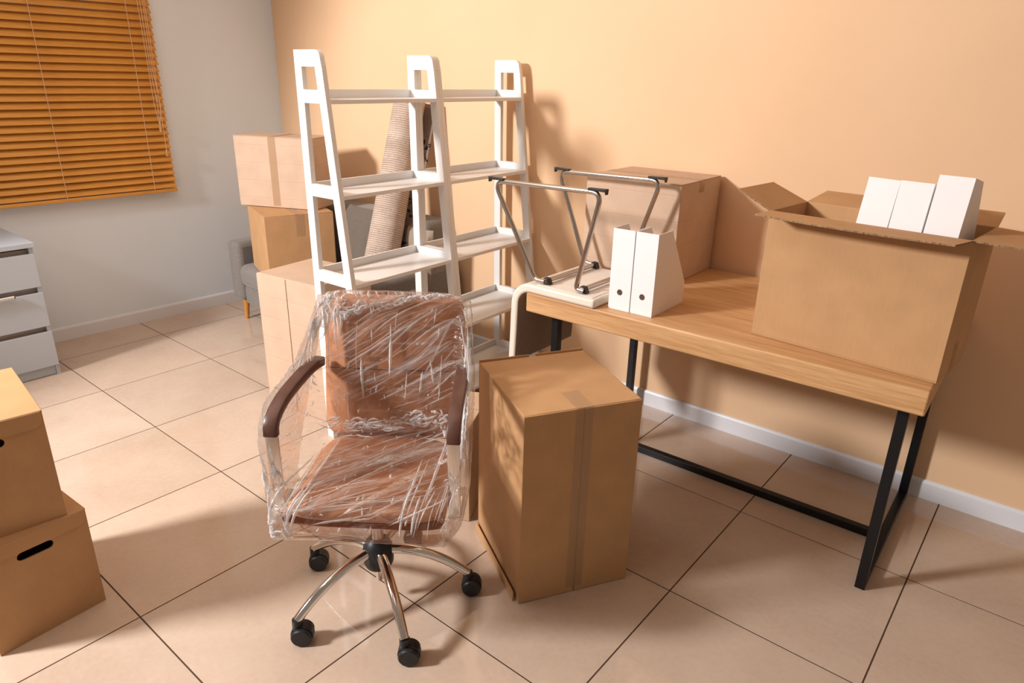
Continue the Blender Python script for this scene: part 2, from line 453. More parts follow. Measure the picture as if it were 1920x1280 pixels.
# grey wall with a window opening
S0, S1, Z0, Z1 = 0.98, 2.25, 0.98, 2.16
mb = MB()
out = [(0, 0), (4.5, 0), (4.5, CEIL), (0, CEIL)]; inn = [(S0, Z0), (S1, Z0), (S1, Z1), (S0, Z1)]
mb.ring_prism(out, inn, -0.2, 0.0, (GT, (0, 0, 1), GN))
mb.v = [tuple(Vector(p) + G0) for p in mb.v]
wl = mb.build('wall_left', M['grey']); struct(wl, 'light grey painted wall with the blind-covered window', 'wall')
ce = MB().box(-1.4, 5.4, -3.4, WY + 0.15, CEIL, CEIL + 0.1).build('ceiling', M['ceil']); struct(ce, 'plain white ceiling above the frame', 'ceiling')

def baseboard_profile(h, t): return [(0, 0), (t, 0), (t, h - 0.012), (t - 0.004, h - 0.003), (t - 0.008, h), (0, h)]
bb = MB().prism(baseboard_profile(0.084, 0.012), -0.88, 5.2, ((0, -1, 0), (0, 0, 1), (1, 0, 0)))
bb.v = [(a, b + WY, c) for a, b, c in bb.v]
struct(bb.build('baseboard_back', M['base']), 'white baseboard along the orange wall', 'baseboard')
bb = MB().prism(baseboard_profile(0.084, 0.012), 0.012, 4.3, (GN, (0, 0, 1), GT))
bb.v = [tuple(Vector(p) + G0) for p in bb.v]
struct(bb.build('baseboard_left', M['base']), 'white baseboard along the grey wall', 'baseboard')

# window behind the blind
wn = bpy.data.objects.new('window_1', None); COL.objects.link(wn); struct(wn, 'white framed window hidden behind the wooden blind', 'window')
def wbox(mb, s0, s1, z0, z1, o0, o1):
    pts = [G(s, o, z) for z in (z0, z1) for s, o in ((s0, o0), (s1, o0), (s1, o1), (s0, o1))]
    mb.add(pts, [(0, 3, 2, 1), (4, 5, 6, 7), (0, 1, 5, 4), (1, 2, 6, 5), (2, 3, 7, 6), (3, 0, 4, 7)]); return mb
mb = MB()
for a in ((S0, S0 + .05, Z0, Z1), (S1 - .05, S1, Z0, Z1), (S0 + .05, S1 - .05, Z0, Z0 + .05), (S0 + .05, S1 - .05, Z1 - .05, Z1), (1.59, 1.64, Z0 + .05, Z1 - .05)):
    wbox(mb, *a, -0.14, -0.09)
mb.build('window_frame', M['pvc'], wn)
for a in ((S0 + .05, 1.59), (1.64, S1 - .05)):
    wbox(MB(), a[0], a[1], Z0 + .05, Z1 - .05, -0.118, -0.112).build('pane', M['glass'], wn)

# ------------------------------------------------------------------ wooden venetian blind
B0, B1 = 0.853, 2.32
bl = thing('venetian_blind', 'orange-brown wooden slat blind closed over the window on the grey wall', 'blind', G((B0 + B1) / 2, 0, 0.858))
bl.rotation_euler = (0, 0, math.atan2(GN.y, GN.x))     # local x = out of the wall, local y = towards the orange wall
HW = (B1 - B0) / 2
pitch = 0.0413
sl = MB()
tilt = rad(51); wslat = 0.052; th = 0.0028
cs = []
for k in range(5):
    q = -0.5 + k / 4
    cs.append((q * wslat, 0.0022 * (1 - (2 * q) ** 2)))
def rt(p): return (p[0] * cos(tilt) + p[1] * sin(tilt), -p[0] * sin(tilt) + p[1] * cos(tilt))
poly = [rt((a, b)) for a, b in cs] + [rt((a, b + th)) for a, b in reversed(cs)]
sl.prism(poly, -HW, HW, ((1, 0, 0), (0, 0, 1), (0, 1, 0)))
me0 = None
nsl = 31
for k in range(nsl):
    z = 0.034 + k * pitch
    if me0 is None:
        o = sl.build('slat', M['blind'], bl, smooth=True); me0 = o.data
    else:
        o = bpy.data.objects.new('slat', me0); COL.objects.link(o); o.parent = bl
    o.location = (0.045, random.uniform(-.0015, .0015), z)
    o.rotation_euler = (0, random.uniform(-.03, .03), 0)
MB().box(0.025, 0.068, -HW, HW, -0.012, 0.008).build('bottom_rail', M['blind'], bl, bevel=0.003)
MB().box(0.012, 0.07, -HW, HW, nsl * pitch + 0.03, nsl * pitch + 0.085).build('head_rail', M['blind'], bl, bevel=0.003)
ztop = nsl * pitch + 0.03
for yy in (HW - 0.140, HW - 0.645, -HW + 0.12):
    MB().tube([(0.0635, yy, -0.014), (0.0635, yy, 0.02), (0.0650, yy, ztop)], 0.0016, 6).build('ladder_cord', M['cord'], bl)
# pull cords and wooden tassels
def cordpath(pts): return MB().tube(fillet(pts, 0.05, 4), 0.0016, 6)
zc = 0.405
for dy, z2 in ((0.0, zc), (0.006, zc), (-0.006, zc)):
    cordpath([(0.078, HW - 0.062 + dy * 3, ztop), (0.080, HW - 0.060 + dy * 2, zc + .32), (0.082, HW - 0.052 + dy * 3.2, zc + 0.12), (0.080, HW - 0.054 + dy * .3, z2)]).build('pull_cord', M['cord'], bl)
cordpath([(0.078, HW - 0.036, ztop), (0.080, HW - 0.036, 0.9), (0.080, HW - 0.038, 0.255)]).build('pull_cord', M['cord'], bl)
def tassel(y, z):
    m4 = Matrix.Translation((0.080, y, z))
    MB().lathe([(0.003, 0.0), (0.0075, -0.008), (0.0085, -0.03), (0.009, -0.042), (0.0065, -0.045)], 12, m4).build('tassel', M['tassel'], bl, smooth=True)
tassel(HW - 0.054, zc); tassel(HW - 0.038, 0.258); tassel(HW - 0.050, 0.585)

# ------------------------------------------------------------------ dresser
DX0, DX1, DY0, DY1 = -0.93, -0.40, -0.86, -0.055
dr = thing('dresser', 'white three-drawer dresser against the grey wall under the blind', 'dresser', ((DX0 + DX1) / 2, (DY0 + DY1) / 2, 0))
hx, hy = (DX1 - DX0) / 2, (DY1 - DY0) / 2
MB().box(-hx, hx - .004, -hy, -hy + .02, 0, .715).build('side_panel', M['dresser'], dr, bevel=.0015)
MB().box(-hx, hx - .004, hy - .02, hy, 0, .715).build('side_panel', M['dresser'], dr, bevel=.0015)
MB().box(-hx, hx - .03, -hy + .02, hy - .02, .03, .70).build('carcass', M['dresserin'], dr)
MB().box(-hx - .002, hx + .012, -hy - .008, hy + .008, .715, .74).build('top', M['dresser'], dr, bevel=.002)
MB().box(hx - .03, hx - .012, -hy + .02, hy - .02, 0.002, .06).build('plinth', M['dresser'], dr, bevel=.001)
for z0, z1 in ((.058, .253), (.285, .472), (.504, .682)):
    MB().box(hx - .012, hx + .006, -hy + .002, hy - .002, z0, z1).build('drawer_front', M['dresser'], dr, bevel=.0015)

_hd = MB().tube([(hx + .020, hy - .135, .478), (hx + .020, hy - .32, .474)], .0085, 14).build('handle', M['chrome'], dr, smooth=True)
MB().tube([(hx + .020, hy - .1335, .478), (hx + .020, hy - .137, .478)], .0098, 14).build('handle_end', M['plastic'], _hd, smooth=True)
MB().tube([(hx + .020, hy - .30, .4745), (hx - .002, hy - .30, .4745)], .006, 10).build('handle_stem', M['chrome'], _hd, smooth=True)
# ------------------------------------------------------------------ cardboard boxes
def fplate(mb, w, d, h, face, a0, a1, b0, b1, t, lift=0.0):
    X, Y = w / 2, d / 2
    if face == 'z+': mb.box(a0, a1, b0, b1, h + lift, h + lift + t)
    if face == 'x+': mb.box(X + lift, X + lift + t, a0, a1, b0, b1)
    if face == 'x-': mb.box(-X - lift - t, -X - lift, a0, a1, b0, b1)
    if face == 'y-': mb.box(a0, a1, -Y - lift - t, -Y - lift, b0, b1)
    if face == 'y+': mb.box(a0, a1, Y + lift, Y + lift + t, b0, b1)
    return mb

def bulged(w, d, h, amt, flat=(), n=8):
    """a carton with slightly bowed panels and crisp vertical edges"""
    mb = MB(); X, Y = w / 2, d / 2
    def bow(a, b, k): return (0 if k in flat else amt) * (1 - (2 * a - 1) ** 2) * (1 - (2 * b - 1) ** 2)
    def panel(o, u, v, nrm, k='z+'):
        vs_ = []
        for j in range(n + 1):
            for i in range(n + 1):
                a, b = i / n, j / n
                vs_.append(Vector(o) + Vector(u) * a + Vector(v) * b + Vector(nrm) * bow(a, b, k))
        mb.add(vs_, [(j * (n + 1) + i, j * (n + 1) + i + 1, (j + 1) * (n + 1) + i + 1, (j + 1) * (n + 1) + i) for j in range(n) for i in range(n)])
    panel((-X, -Y, 0), (w, 0, 0), (0, 0, h), (0, -1, 0), 'y-'); panel((X, -Y, 0), (0, d, 0), (0, 0, h), (1, 0, 0), 'x+')
    panel((X, Y, 0), (-w, 0, 0), (0, 0, h), (0, 1, 0), 'y+'); panel((-X, Y, 0), (0, -d, 0), (0, 0, h), (-1, 0, 0), 'x-')
    panel((-X, -Y, h), (w, 0, 0), (0, d, 0), (0, 0, 0)); panel((-X, Y, 0), (w, 0, 0), (0, -d, 0), (0, 0, 0))
    me_v = mb
    return me_v

def carton(label, w, d, h, loc, rz, seam=('z+', 'x'), mat='card', tapes=(), amt=0.004, group='closed cardboard boxes', flap_t=0.004, gap=.002):
    """closed shipping carton; seam = (face carrying the two flaps, direction of the joint)"""
    t = thing('cardboard_box', label, 'box', loc, rz, group)
    ft = flap_t; face = seam[0]
    bw, bd, bh, off = w, d, h, Vector((0, 0, 0))
    if face == 'z+': bh = h - ft
    elif face[0] == 'x': bw = w - ft; off = Vector((-ft / 2 if face[1] == '+' else ft / 2, 0, 0))
    else: bd = d - ft; off = Vector((0, ft / 2 if face[1] == '-' else -ft / 2, 0))
    mb = bulged(bw, bd, bh, amt, {face} | {tp[0] for tp in tapes}); mb.v = [tuple(Vector(p) + off) for p in mb.v]
    b = mb.build('carton_body', M[mat], t)
    bm = bmesh.new(); bm.from_mesh(b.data); bmesh.ops.remove_doubles(bm, verts=bm.verts, dist=1e-5); bmesh.ops.recalc_face_normals(bm, faces=bm.faces); bm.to_mesh(b.data); bm.free()
    bv = b.modifiers.new('bevel', 'BEVEL'); bv.width = .003; bv.segments = 2; bv.limit_method = 'ANGLE'; bv.angle_limit = rad(50)
    b.data.shade_smooth(); b.data.set_sharp_from_angle(angle=rad(60))
    X, Y = w / 2, d / 2; g = gap
    if face == 'z+':
        if seam[1] == 'x': parts = [(-X, X, -Y, -g), (-X, X, g, Y)]
        else: parts = [(-X, -g, -Y, Y), (g, X, -Y, Y)]
    elif face[0] == 'x': parts = [(-Y, -g, 0.002, h - .002), (g, Y, 0.002, h - .002)]
    else: parts = [(-X, -g, 0.002, h - .002), (g, X, 0.002, h - .002)]
    for k, p in enumerate(parts):
        mb = MB(); fplate(mb, w, d, h, face, *p, ft, lift=-ft + 0.0006 * k)
        mb.build('flap', M[mat], t, bevel=.0012)
    for tp in tapes:
        mb = MB(); fplate(mb, w, d, h, *tp, .0005, lift=.0011)
        mb.build('tape', M['tape'], t)
    return t

def tape_over(w, d, h, axis, down0, down1, tw=.05, end=1.0):
    """tape along the top joint, folded down the two ends"""
    X, Y = w / 2, d / 2; o = []
    if axis == 'x':
        o.append(('z+', -X, X, -tw / 2, tw / 2))
        if down0: o.append(('x-', -tw / 2, tw / 2, h - down0, h))
        if down1: o.append(('x+', -tw / 2, tw / 2, h - down1, h))
    else:
        o.append(('z+', -tw / 2, tw / 2, -Y, Y))
        if down0: o.append(('y-', -tw / 2, tw / 2, h - down0, h))
        if down1: o.append(('y+', -tw / 2, tw / 2, h - down1, h))
    return o

DT = 0.795
# tall box in the middle of the floor: flaps on the side that faces the camera
w, d, h = .426, .392, .680
bigt = carton('large upright cardboard box standing on the floor in front of the desk', w, d, h, (2.571, .493, 0), -.527, ('x+', 'z'), 'card',
       [('x+', -.028, .028, .02, h), ('z+', w / 2 - .12, w / 2, -.028, .028)], amt=.008)
for k, a in enumerate(((-d / 2, -.012), (.012, d / 2))):
    MB().box(-w / 2 - .004, -w / 2, a[0], a[1], .01, h + .007).build('flap', M['card'], bigt, bevel=.001)
MB().box(-w / 2, w / 2 - .02, -d / 2 - .014, -d / 2 - .009, .001, .035, ).build('bottom_flap_edge', M['card'], bigt, bevel=.001)
# box by the sofa, flaps on the face that looks at the lamp
w, d, h = .407, .356, .688
carton('tall cardboard box in front of the grey sofa, beside the shelf', w, d, h, (.937, .721, 0), .132, ('y-', 'z'), 'cardf', [], amt=.004, gap=.0032)
# boxes piled on the sofa
w, d, h = .44, .41, .392
carton('cardboard box on the sofa seat, lower of the two stacked there', w, d, h, (-.02, 1.235, .416), -.335, ('z+', 'x'), 'card', tape_over(w, d, h, 'x', .06, .13), amt=.005)
w, d, h = .52, .25, .42
carton('cardboard box on top of the other box on the sofa', w, d, h, (-.125, 1.301, .8110), .434, ('z+', 'y'), 'cardf', tape_over(w, d, h, 'y', .41, .1), amt=.003)
# box behind the chair
w, d, h = .34, .30, .405
ca, sa = cos(rad(27)), sin(rad(27))
cx, cy = 2.236 - ca * w / 2 - sa * d / 2, .438 - sa * w / 2 + ca * d / 2
carton('low cardboard box hidden behind the wrapped office chair', w, d, h, (cx, cy, 0), rad(27), ('z+', 'x'), 'cardp', [], amt=.003)
# box on the desk against the wall
w, d, h = .443, .40, .416
carton('closed cardboard box on the desk against the orange wall', w, d, h, (2.281, 1.578, DT + .0005), .03, ('z+', 'x'), 'cardf', tape_over(w, d, h, 'x', .05, .05), amt=.004)

# storage boxes with hand holes, lower left
def storage_box(label, w, d, h, loc, rz):
    t = thing('storage_box', label, 'box', loc, rz, 'storage boxes stacked at the left edge')
    X, Y = w / 2, d / 2; tk = .005
    # body walls: the +x and -x faces carry a rounded hand hole
    mb = MB()
    mb.box(-X, X, -Y, Y, 0, tk); mb.box(-X, X, -Y, -Y + tk, tk, h - .004); mb.box(-X, X, Y - tk, Y, tk, h - .004)
    hw, hh, zc_ = .048, .0135, h - .066
    inner = []
    N = 6
    for (cx_, a0) in ((hw - hh, -pi / 2), (-(hw - hh), pi / 2)):
        for k in range(N + 1):
            a = a0 + pi * k / N; inner.append((cx_ + hh * cos(a), zc_ + hh * sin(a)))
    n = len(inner)
    outer = []
    yb, zb0, zb1 = Y - tk, tk, h - .004
    cor = [(yb, zb0), (yb, zb1), (-yb, zb1), (-yb, zb0)]
    # outer ring with the same count
    k7 = N + 1
    for k in range(k7): outer.append((yb, zb0 + (zb1 - zb0) * k / (k7 - 1)))
    for k in range(k7): outer.append((-yb, zb1 + (zb0 - zb1) * k / (k7 - 1)))
    for sgn in (1, -1):
        x0_, x1_ = (X - tk, X) if sgn > 0 else (-X, -X + tk)
        mb.ring_prism(outer, inner, x0_, x1_, ((0, 1, 0), (0, 0, 1), (1, 0, 0)))
    mb.build('carton_body', M['card'], t)
    # doubled rim of the hole
    # lid panel and the tongue folded down over the front
    MB().box(-X - .001, X + .002, -Y - .001, Y + .001, h - .004, h).build('lid', M['card'], t, bevel=.0015)
    y0_, z0_, r = Y - .004, h - .050, .026
    poly = [(-y0_ + r, z0_)] + [(y0_ - r + r * sin(a / 6 * pi / 2), z0_ + r - r * cos(a / 6 * pi / 2)) for a in range(7)] + [(y0_, h - .002), (-y0_, h - .002)] + [(-(y0_ - r + r * cos(a / 6 * pi / 2)), z0_ + r - r * sin(a / 6 * pi / 2)) for a in range(6)]
    MB().prism(poly, X + .0004, X + .0045, ((0, 1, 0), (0, 0, 1), (1, 0, 0))).build('front_tongue', M['card'], t, bevel=.001)
    return t
storage_box('kraft storage box with slotted hand hole on the floor, bottom of the left-edge stack', .40, .293, .348, (1.451, -.795, 0), .061)
storage_box('kraft storage box with hand hole, upper of the stack cut by the left edge', .40, .293, .348, (1.425, -.806, .3485), -.115)

# open box on the desk
w, d, h = .571, .284, .42
ob = thing('open_cardboard_box', 'open cardboard box with spread flaps at the right end of the desk', 'box', (3.280, 1.165, DT + .0005), -.09)
X, Y, tk = w / 2, d / 2, .005
mb = MB()
mb.box(-X, X, -Y, Y, 0, tk); mb.box(-X, X, -Y, -Y + tk, tk, h); mb.box(-X, X, Y - tk, Y, tk, h)
mb.box(-X, -X + tk, -Y + tk, Y - tk, tk, h); mb.box(X - tk, X, -Y + tk, Y - tk, tk, h)
mb.box(-X + tk, X - tk, -Y + tk, Y - tk, .200, .205)
mb.build('carton_body', M['card'], ob, bevel=.0015)
def oflap(fold, out, half, L, ang, drop=0.0):
    # fold: centre of the fold line; out: outward unit vector; half: half length along the fold
    f_, o_ = Vector(fold), Vector(out); s_ = Vector((0, 0, 1)).cross(o_)
    u_ = o_ * cos(ang) + Vector((0, 0, 1)) * sin(ang); nrm = s_.cross(u_)
    if nrm.z < 0: nrm = -nrm
    n = 10; mb = MB(); vs_ = []
    tap = .012
    for side in (0, 1):
        for j in range(5):
            for i in range(n + 1):
                a = -1 + 2 * i / n; b = j / 4
                hl = half - tap * b
                p = f_ + s_ * (a * hl) + u_ * (b * L) + Vector((0, 0, drop * (a * a) * b)) + nrm * (-.0045 * side)
                vs_.append(p)
    m_ = (n + 1) * 5
    fs = []
    for j in range(4):
        for i in range(n):
            q = j * (n + 1) + i
            fs += [(q, q + 1, q + n + 2, q + n + 1), (m_ + q, m_ + q + n + 1, m_ + q + n + 2, m_ + q + 1)]
    mb.add(vs_, fs, 0)
    ring = list(range(n + 1)) + [(n + 1) * (j + 1) - 1 for j in range(1, 5)] + [4 * (n + 1) + i for i in range(n - 1, -1, -1)] + [(n + 1) * j for j in range(3, 0, -1)]
    for k in range(len(ring)):
        a, b = ring[k], ring[(k + 1) % len(ring)]
        mb.f.append((a, b, m_ + b, m_ + a)); mb.mi.append(1)
    return mb.build('flap', [M['card'], M['cardedge']], ob)
oflap((0, -Y, h), (0, -1, 0), X - .002, .135, rad(1), 0.004)
oflap((0, Y, h), (0, 1, 0), X - .002, .135, rad(11))
oflap((-X, 0, h), (-1, 0, 0), Y - .002, .135, rad(23))
oflap((X, 0, h), (1, 0, 0), Y - .002, .135, rad(-2))
fm = MB(); fplate(fm, w, d, h, 'x+', -.025, .025, .0, .09, .0005, lift=.0006); fm.build('tape', M['tape'], ob)

# ------------------------------------------------------------------ magazine files
def magazine_file(label, loc, rz, group, tiltx=0.0, tilty=0.0):
    t = thing('magazine_file', label, 'magazine file', loc, rz, group)
    t.rotation_euler = (tiltx, tilty, rz)
    w, d, h, k = .088, .252, .302, .003
    X, Y = w / 2, d / 2
    # spine with a round finger hole
    N = 24; c0 = (0, .068); r = .0115
    inn = [(c0[0] + r * cos(2 * pi * (i + .5) / N + pi / 4 * 0), c0[1] + r * sin(2 * pi * (i + .5) / N)) for i in range(N)]
    out = []
    for i in range(N):
        a = 2 * pi * (i + .5) / N; dv = Vector((cos(a), sin(a))); best = 1e9
        for ax_, lim in ((0, X), (0, -X), (1, h), (1, 0)):
            if abs(dv[ax_]) < 1e-6: continue
            tt = (lim - c0[ax_]) / dv[ax_]
            if tt > 0:
                q = Vector(c0) + dv * tt
                if -X - 1e-6 <= q.x <= X + 1e-6 and -1e-6 <= q.y <= h + 1e-6: best = min(best, tt)
        out.append(tuple(Vector(c0) + dv * best))
    # snap nearest ring points to the four corners so that the outline stays square
    for cr_ in ((X, 0), (X, h), (-X, h), (-X, 0)):
        i = min(range(N), key=lambda q: (Vector(out[q]) - Vector(cr_)).length); out[i] = cr_
    MB().ring_prism(out, inn, -Y, -Y + k, ((1, 0, 0), (0, 0, 1), (0, 1, 0))).build('spine', M['paper'], t)
    side = [(-Y + k, 0), (Y, 0), (Y, .082), (-Y + .105, h), (-Y + k, h)]
    for s_ in (-1, 1):
        a, b = (X - k, X) if s_ > 0 else (-X, -X + k)
        MB().prism(side, a, b, ((0, 1, 0), (0, 0, 1), (1, 0, 0))).build('side_panel', M['paper'], t)
    MB().box(-X + k, X - k, Y - k, Y, 0, .082).build('back_panel', M['paper'], t)
    MB().box(-X + k, X - k, -Y + k, Y - k, 0, k).build('bottom', M['papergrey'], t)
    return t
mg = 'white magazine files'
magazine_file('white magazine file on the desk beside the upturned chair, left of the pair', (2.511, 1.076, DT + .0005), .029, mg)
magazine_file('white magazine file on the desk with its slanted side showing, right of the pair', (2.604, 1.080, DT + .0005), .014, mg)
zb = DT + .2055
mf = lambda lx, ly: (3.280 + cos(-.09) * lx - sin(-.09) * ly, 1.165 + sin(-.09) * lx + cos(-.09) * ly)
p_ = mf(.006, -.006); magazine_file('white magazine file in the open box, leftmost of the three', (p_[0], p_[1], zb + .024), -.09, mg, rad(-10), rad(1.5))
p_ = mf(.100, -.006); magazine_file('white magazine file in the open box, middle of the three', (p_[0], p_[1], zb + .024), -.09, mg, rad(-10), rad(.5))
p_ = mf(.195, -.006); magazine_file('white magazine file in the open box, rightmost and highest of the three', (p_[0], p_[1], zb + .050), -.09, mg, rad(-10), rad(.3))

# ------------------------------------------------------------------ white ladder shelves (two units end to end)
TH = 1.602 - pi / 2
KR = .012; D0 = .159; KF = .113; HS = 1.676; FT = .023; LU = .628
ZS = [1.533, 1.172, .812, .475, .138]      # tops of the side rails
def shelf_unit(label, s0):
    # local x = depth (front), local y = along the shelf towards the orange wall
    base = Vector((1.222, 1.745, 0)) + Vector((cos(1.602), sin(1.602), 0)) * s0
    t = thing('ladder_shelf', label, 'shelf', base, TH, 'white ladder shelves')
    lw = .042; rail = .05
    def xr(z): return KR * (HS - z)
    def xf(z): return D0 + KF * (HS - z)
    for k, (a, b) in enumerate(((0, FT), (LU - FT - .0005, LU - .0005))):
        mb = MB(); ax = ((1, 0, 0), (0, 0, 1), (0, 1, 0))
        # rear leg, front leg, top with one rounded corner
        mb.prism([(xr(0), 0), (xr(0) + lw, 0), (xr(HS - .06) + lw, HS - .06), (xr(HS - .06), HS - .06)], a, b, ax)
        mb.prism([(xf(0) - lw, 0), (xf(0), 0), (xf(HS - .06), HS - .06), (xf(HS - .06) - lw, HS - .06)], a, b, ax)
        zt = HS - .0
        r = .03; top = [(xr(HS - .06), HS - .0605), (xf(HS - .06), HS - .0605)]
        for q in range(7):
            an = q / 6 * pi / 2; top.append((xf(zt) - r + r * cos(an), zt - r + r * sin(an)))
        top += [(xr(zt), zt)]
        mb.prism(top, a, b, ax)
        for z in ZS:
            mb.prism([(xr(z - rail) + lw - .002, z - rail), (xf(z - rail) - lw + .002, z - rail), (xf(z) - lw + .002, z), (xr(z) + lw - .002, z)], a + .0005, b - .0005, ax)
        mb.build('side_frame', M['white'], t, bevel=.0018)
    for z in ZS:
        zt = z - .034
        s = MB().box(xr(z) + .004, xf(zt) - .001, FT, LU - FT - .0005, zt - .016, zt).build('shelf_board', M['white'], t, bevel=.0012)
        MB().box(xr(z) + .003, xr(z) + .015, FT, LU - FT - .0005, zt, z).build('back_lip', M['white'], s, bevel=.001)
    return t
shelf_unit('white ladder shelf unit standing nearer the blind, left of the joined pair', -2 * LU)
shelf_unit('white ladder shelf unit touching the orange wall, right of the joined pair', -LU)

# ------------------------------------------------------------------ sofa with loose pillows
so = thing('sofa', 'small grey fabric sofa against the orange wall behind the shelves', 'sofa', (.235, 1.43, 0))
def soft(mb, name, mat, parent, bev=.03, seg=4): return mb.build(name, M[mat], parent, bevel=bev, seg=seg)
soft(MB().box(-.795, -.655, -.35, .33, .15, .548), 'armrest', 'sofa', so, .035)
soft(MB().box(.565, .705, -.35, .33, .15, .548), 'armrest', 'sofa', so, .035)
soft(MB().box(-.655, .565, -.335, .33, .135, .262), 'seat_base', 'sofa', so, .02)
soft(MB().box(-.652, .562, -.37, .13, .264, .412), 'seat_cushion', 'sofa', so, .05, 5)
soft(MB().box(-.655, .60, .135, .34, .264, .80), 'backrest', 'sofa', so, .05, 5)
for sx in (-1, 1):
    for sy in (-.295, .28):
        MB().tube([(sx * .735 - .09 * (sx > 0), sy, 0), (sx * .715 - .09 * (sx > 0), sy + .0, .16)], [.014, .022], 16).build('leg', M['legwood'], so, smooth=True)
def pillow(label, w, h, t_, loc, rot, mat='pillow'):
    n = 14; mb = MB(); vs_ = []
    for side in (1, -1):
        for j in range(n + 1):
            for i in range(n + 1):
                a, b = -1 + 2 * i / n, -1 + 2 * j / n
                th_ = t_ / 2 * ((1 - a ** 4) * (1 - b ** 4)) ** .5
                pin = 1 - .06 * (abs(a) ** 3) * (1 - abs(b)) - 0
                vs_.append((a * w / 2 * (1 - .05 * (1 - b * b)), side * th_ + .004 * noise.noise((a * 3, b * 3, side)), b * h / 2 * (1 - .05 * (1 - a * a))))
    q = (n + 1) ** 2
    fs = []
    for j in range(n):
        for i in range(n):
            k = j * (n + 1) + i
            fs += [(k, k + 1, k + n + 2, k + n + 1), (q + k, q + k + n + 1, q + k + n + 2, q + k + 1)]
    mb.add(vs_, fs)
    o = mb.build('throw_pillow', M[mat], None, smooth=True, loc=loc, rot=rot)
    bm = bmesh.new(); bm.from_mesh(o.data); bmesh.ops.remove_doubles(bm, verts=bm.verts, dist=.0015); bm.to_mesh(o.data); bm.free(); o.data.shade_smooth()
    tag(o, label, 'pillow', 'pillows on the sofa')
    return o
pillow('dark grey throw pillow on the sofa beside the stacked boxes', .34, .42, .11, (.36, 1.475, .626), (rad(-10), 0, rad(-3)))
pillow('taupe throw pillow on the sofa right of the rolled carpet', .21, .36, .08, (.845, 1.505, .597), (rad(-3), rad(2), rad(2)), 'taupe')

# ------------------------------------------------------------------ rolled carpet
cr = thing('rolled_carpet', 'rolled beige carpet leaning upright on the orange wall behind the shelf', 'carpet')
c_lo, c_hi = Vector((.700, 1.290, .440)), Vector((.655, 1.640, 1.475))
cz = (c_hi - c_lo).normalized(); Lc = (c_hi - c_lo).length
cxv = Vector((.77, .64, 0)); cxv = (cxv - cz * cxv.dot(cz)).normalized(); cyv = cz.cross(cxv)
_m = Matrix((cxv, cyv, cz)).transposed().to_4x4(); _m.translation = c_lo; cr.matrix_world = _m
# local x = towards the desk, local y = towards the wall
def carpet_sheet(name, r_off, mat, parent):
    turns = 2.6; n = 120; mz = 24; mb = MB(); vs_ = []; uvs = []
    A0 = rad(38)
    for k in range(mz + 1):
        z = Lc * k / mz
        for i in range(n + 1):
            q = i / n; a = A0 - q * turns * 2 * pi
            r = .104 - .022 * q * turns + r_off + .003 * noise.noise((cos(a) * 2, sin(a) * 2, z * 2))
            sh_ = 1 - .12 * k / mz
            vs_.append((r * cos(a) * sh_, r * sin(a) * sh_, z)); uvs.append((q * turns * .65, z))
    mb.add(vs_, [(k * (n + 1) + i, k * (n + 1) + i + 1, (k + 1) * (n + 1) + i + 1, (k + 1) * (n + 1) + i) for k in range(mz) for i in range(n)])
    o = mb.build(name, M[mat], parent, smooth=True)
    uv = o.data.uv_layers.new(name='UVMap')
    for l in o.data.loops: uv.data[l.index].uv = uvs[l.vertex_index]
    s = o.modifiers.new('thick', 'SOLIDIFY'); s.thickness = .004; s.offset = 0
    return o
carpet_sheet('carpet_backing', 0, 'cback', cr)
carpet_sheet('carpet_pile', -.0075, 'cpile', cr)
# loose outer end that stands away from the roll towards the desk and shows its pile
mb = MB(); vs_ = []; uvs = []; n = 16; mz = 36
for k in range(mz + 1):
    f_ = k / mz; z = Lc * f_
    reach = .03 + .072 * max(0, min(1, (f_ - .02) / .50)) ** .8
    for i in range(n + 1):
        q = i / n; s_ = q * reach
        x_ = .070 + s_ * .98; y_ = .070 + .012 * sin(q * pi) - .055 * q * q + .004 * sin(z * 11 + q * 3)
        vs_.append((x_ * (1 - .06 * f_), y_, z + .010 * q * sin(z * 40))); uvs.append((q * .30 * reach / .165 + .1, z))
mb.add(vs_, [(k * (n + 1) + i, k * (n + 1) + i + 1, (k + 1) * (n + 1) + i + 1, (k + 1) * (n + 1) + i) for k in range(mz) for i in range(n)])
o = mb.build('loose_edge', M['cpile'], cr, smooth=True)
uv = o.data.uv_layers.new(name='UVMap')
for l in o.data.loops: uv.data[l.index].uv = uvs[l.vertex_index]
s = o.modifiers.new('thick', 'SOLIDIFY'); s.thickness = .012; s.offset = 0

# ------------------------------------------------------------------ desk
dk = thing('desk', 'pine-topped desk with black steel frame along the orange wall', 'desk', (2.828, 1.345, 0), .022)
DW, DD = 1.427, .878
MB().box(-DW / 2, DW / 2, -DD / 2, DD / 2, .716, DT).build('tabletop', M['desk'], dk, bevel=.006, seg=3)
LG = .016
lx0, lx1, ly0, ly1 = -.645, .650, -.310, .395
for lx in (lx0, lx1):
    for ly in (ly0, ly1):
        MB().box(lx - LG, lx + LG, ly - LG, ly + LG, 0, .716).build('leg', M['steel'], dk, bevel=.002)
    MB().box(lx - LG, lx + LG, ly0 + LG, ly1 - LG, .0005, .032).build('foot_bar', M['steel'], dk, bevel=.002)
    MB().box(lx - LG, lx + LG, ly0 + LG, ly1 - LG, .684, .716).build('top_bar', M['steel'], dk, bevel=.002)
MB().box(lx0 + LG, lx1 - LG, .015 - LG, .015 + LG, .001, .031).build('stretcher', M['steel'], dk, bevel=.002)

# ------------------------------------------------------------------ upturned chair on the desk
uc = thing('upturned_chair', 'cream chair turned upside down on the desk with chrome legs up', 'chair', (2.25, 1.10, DT + .0005))
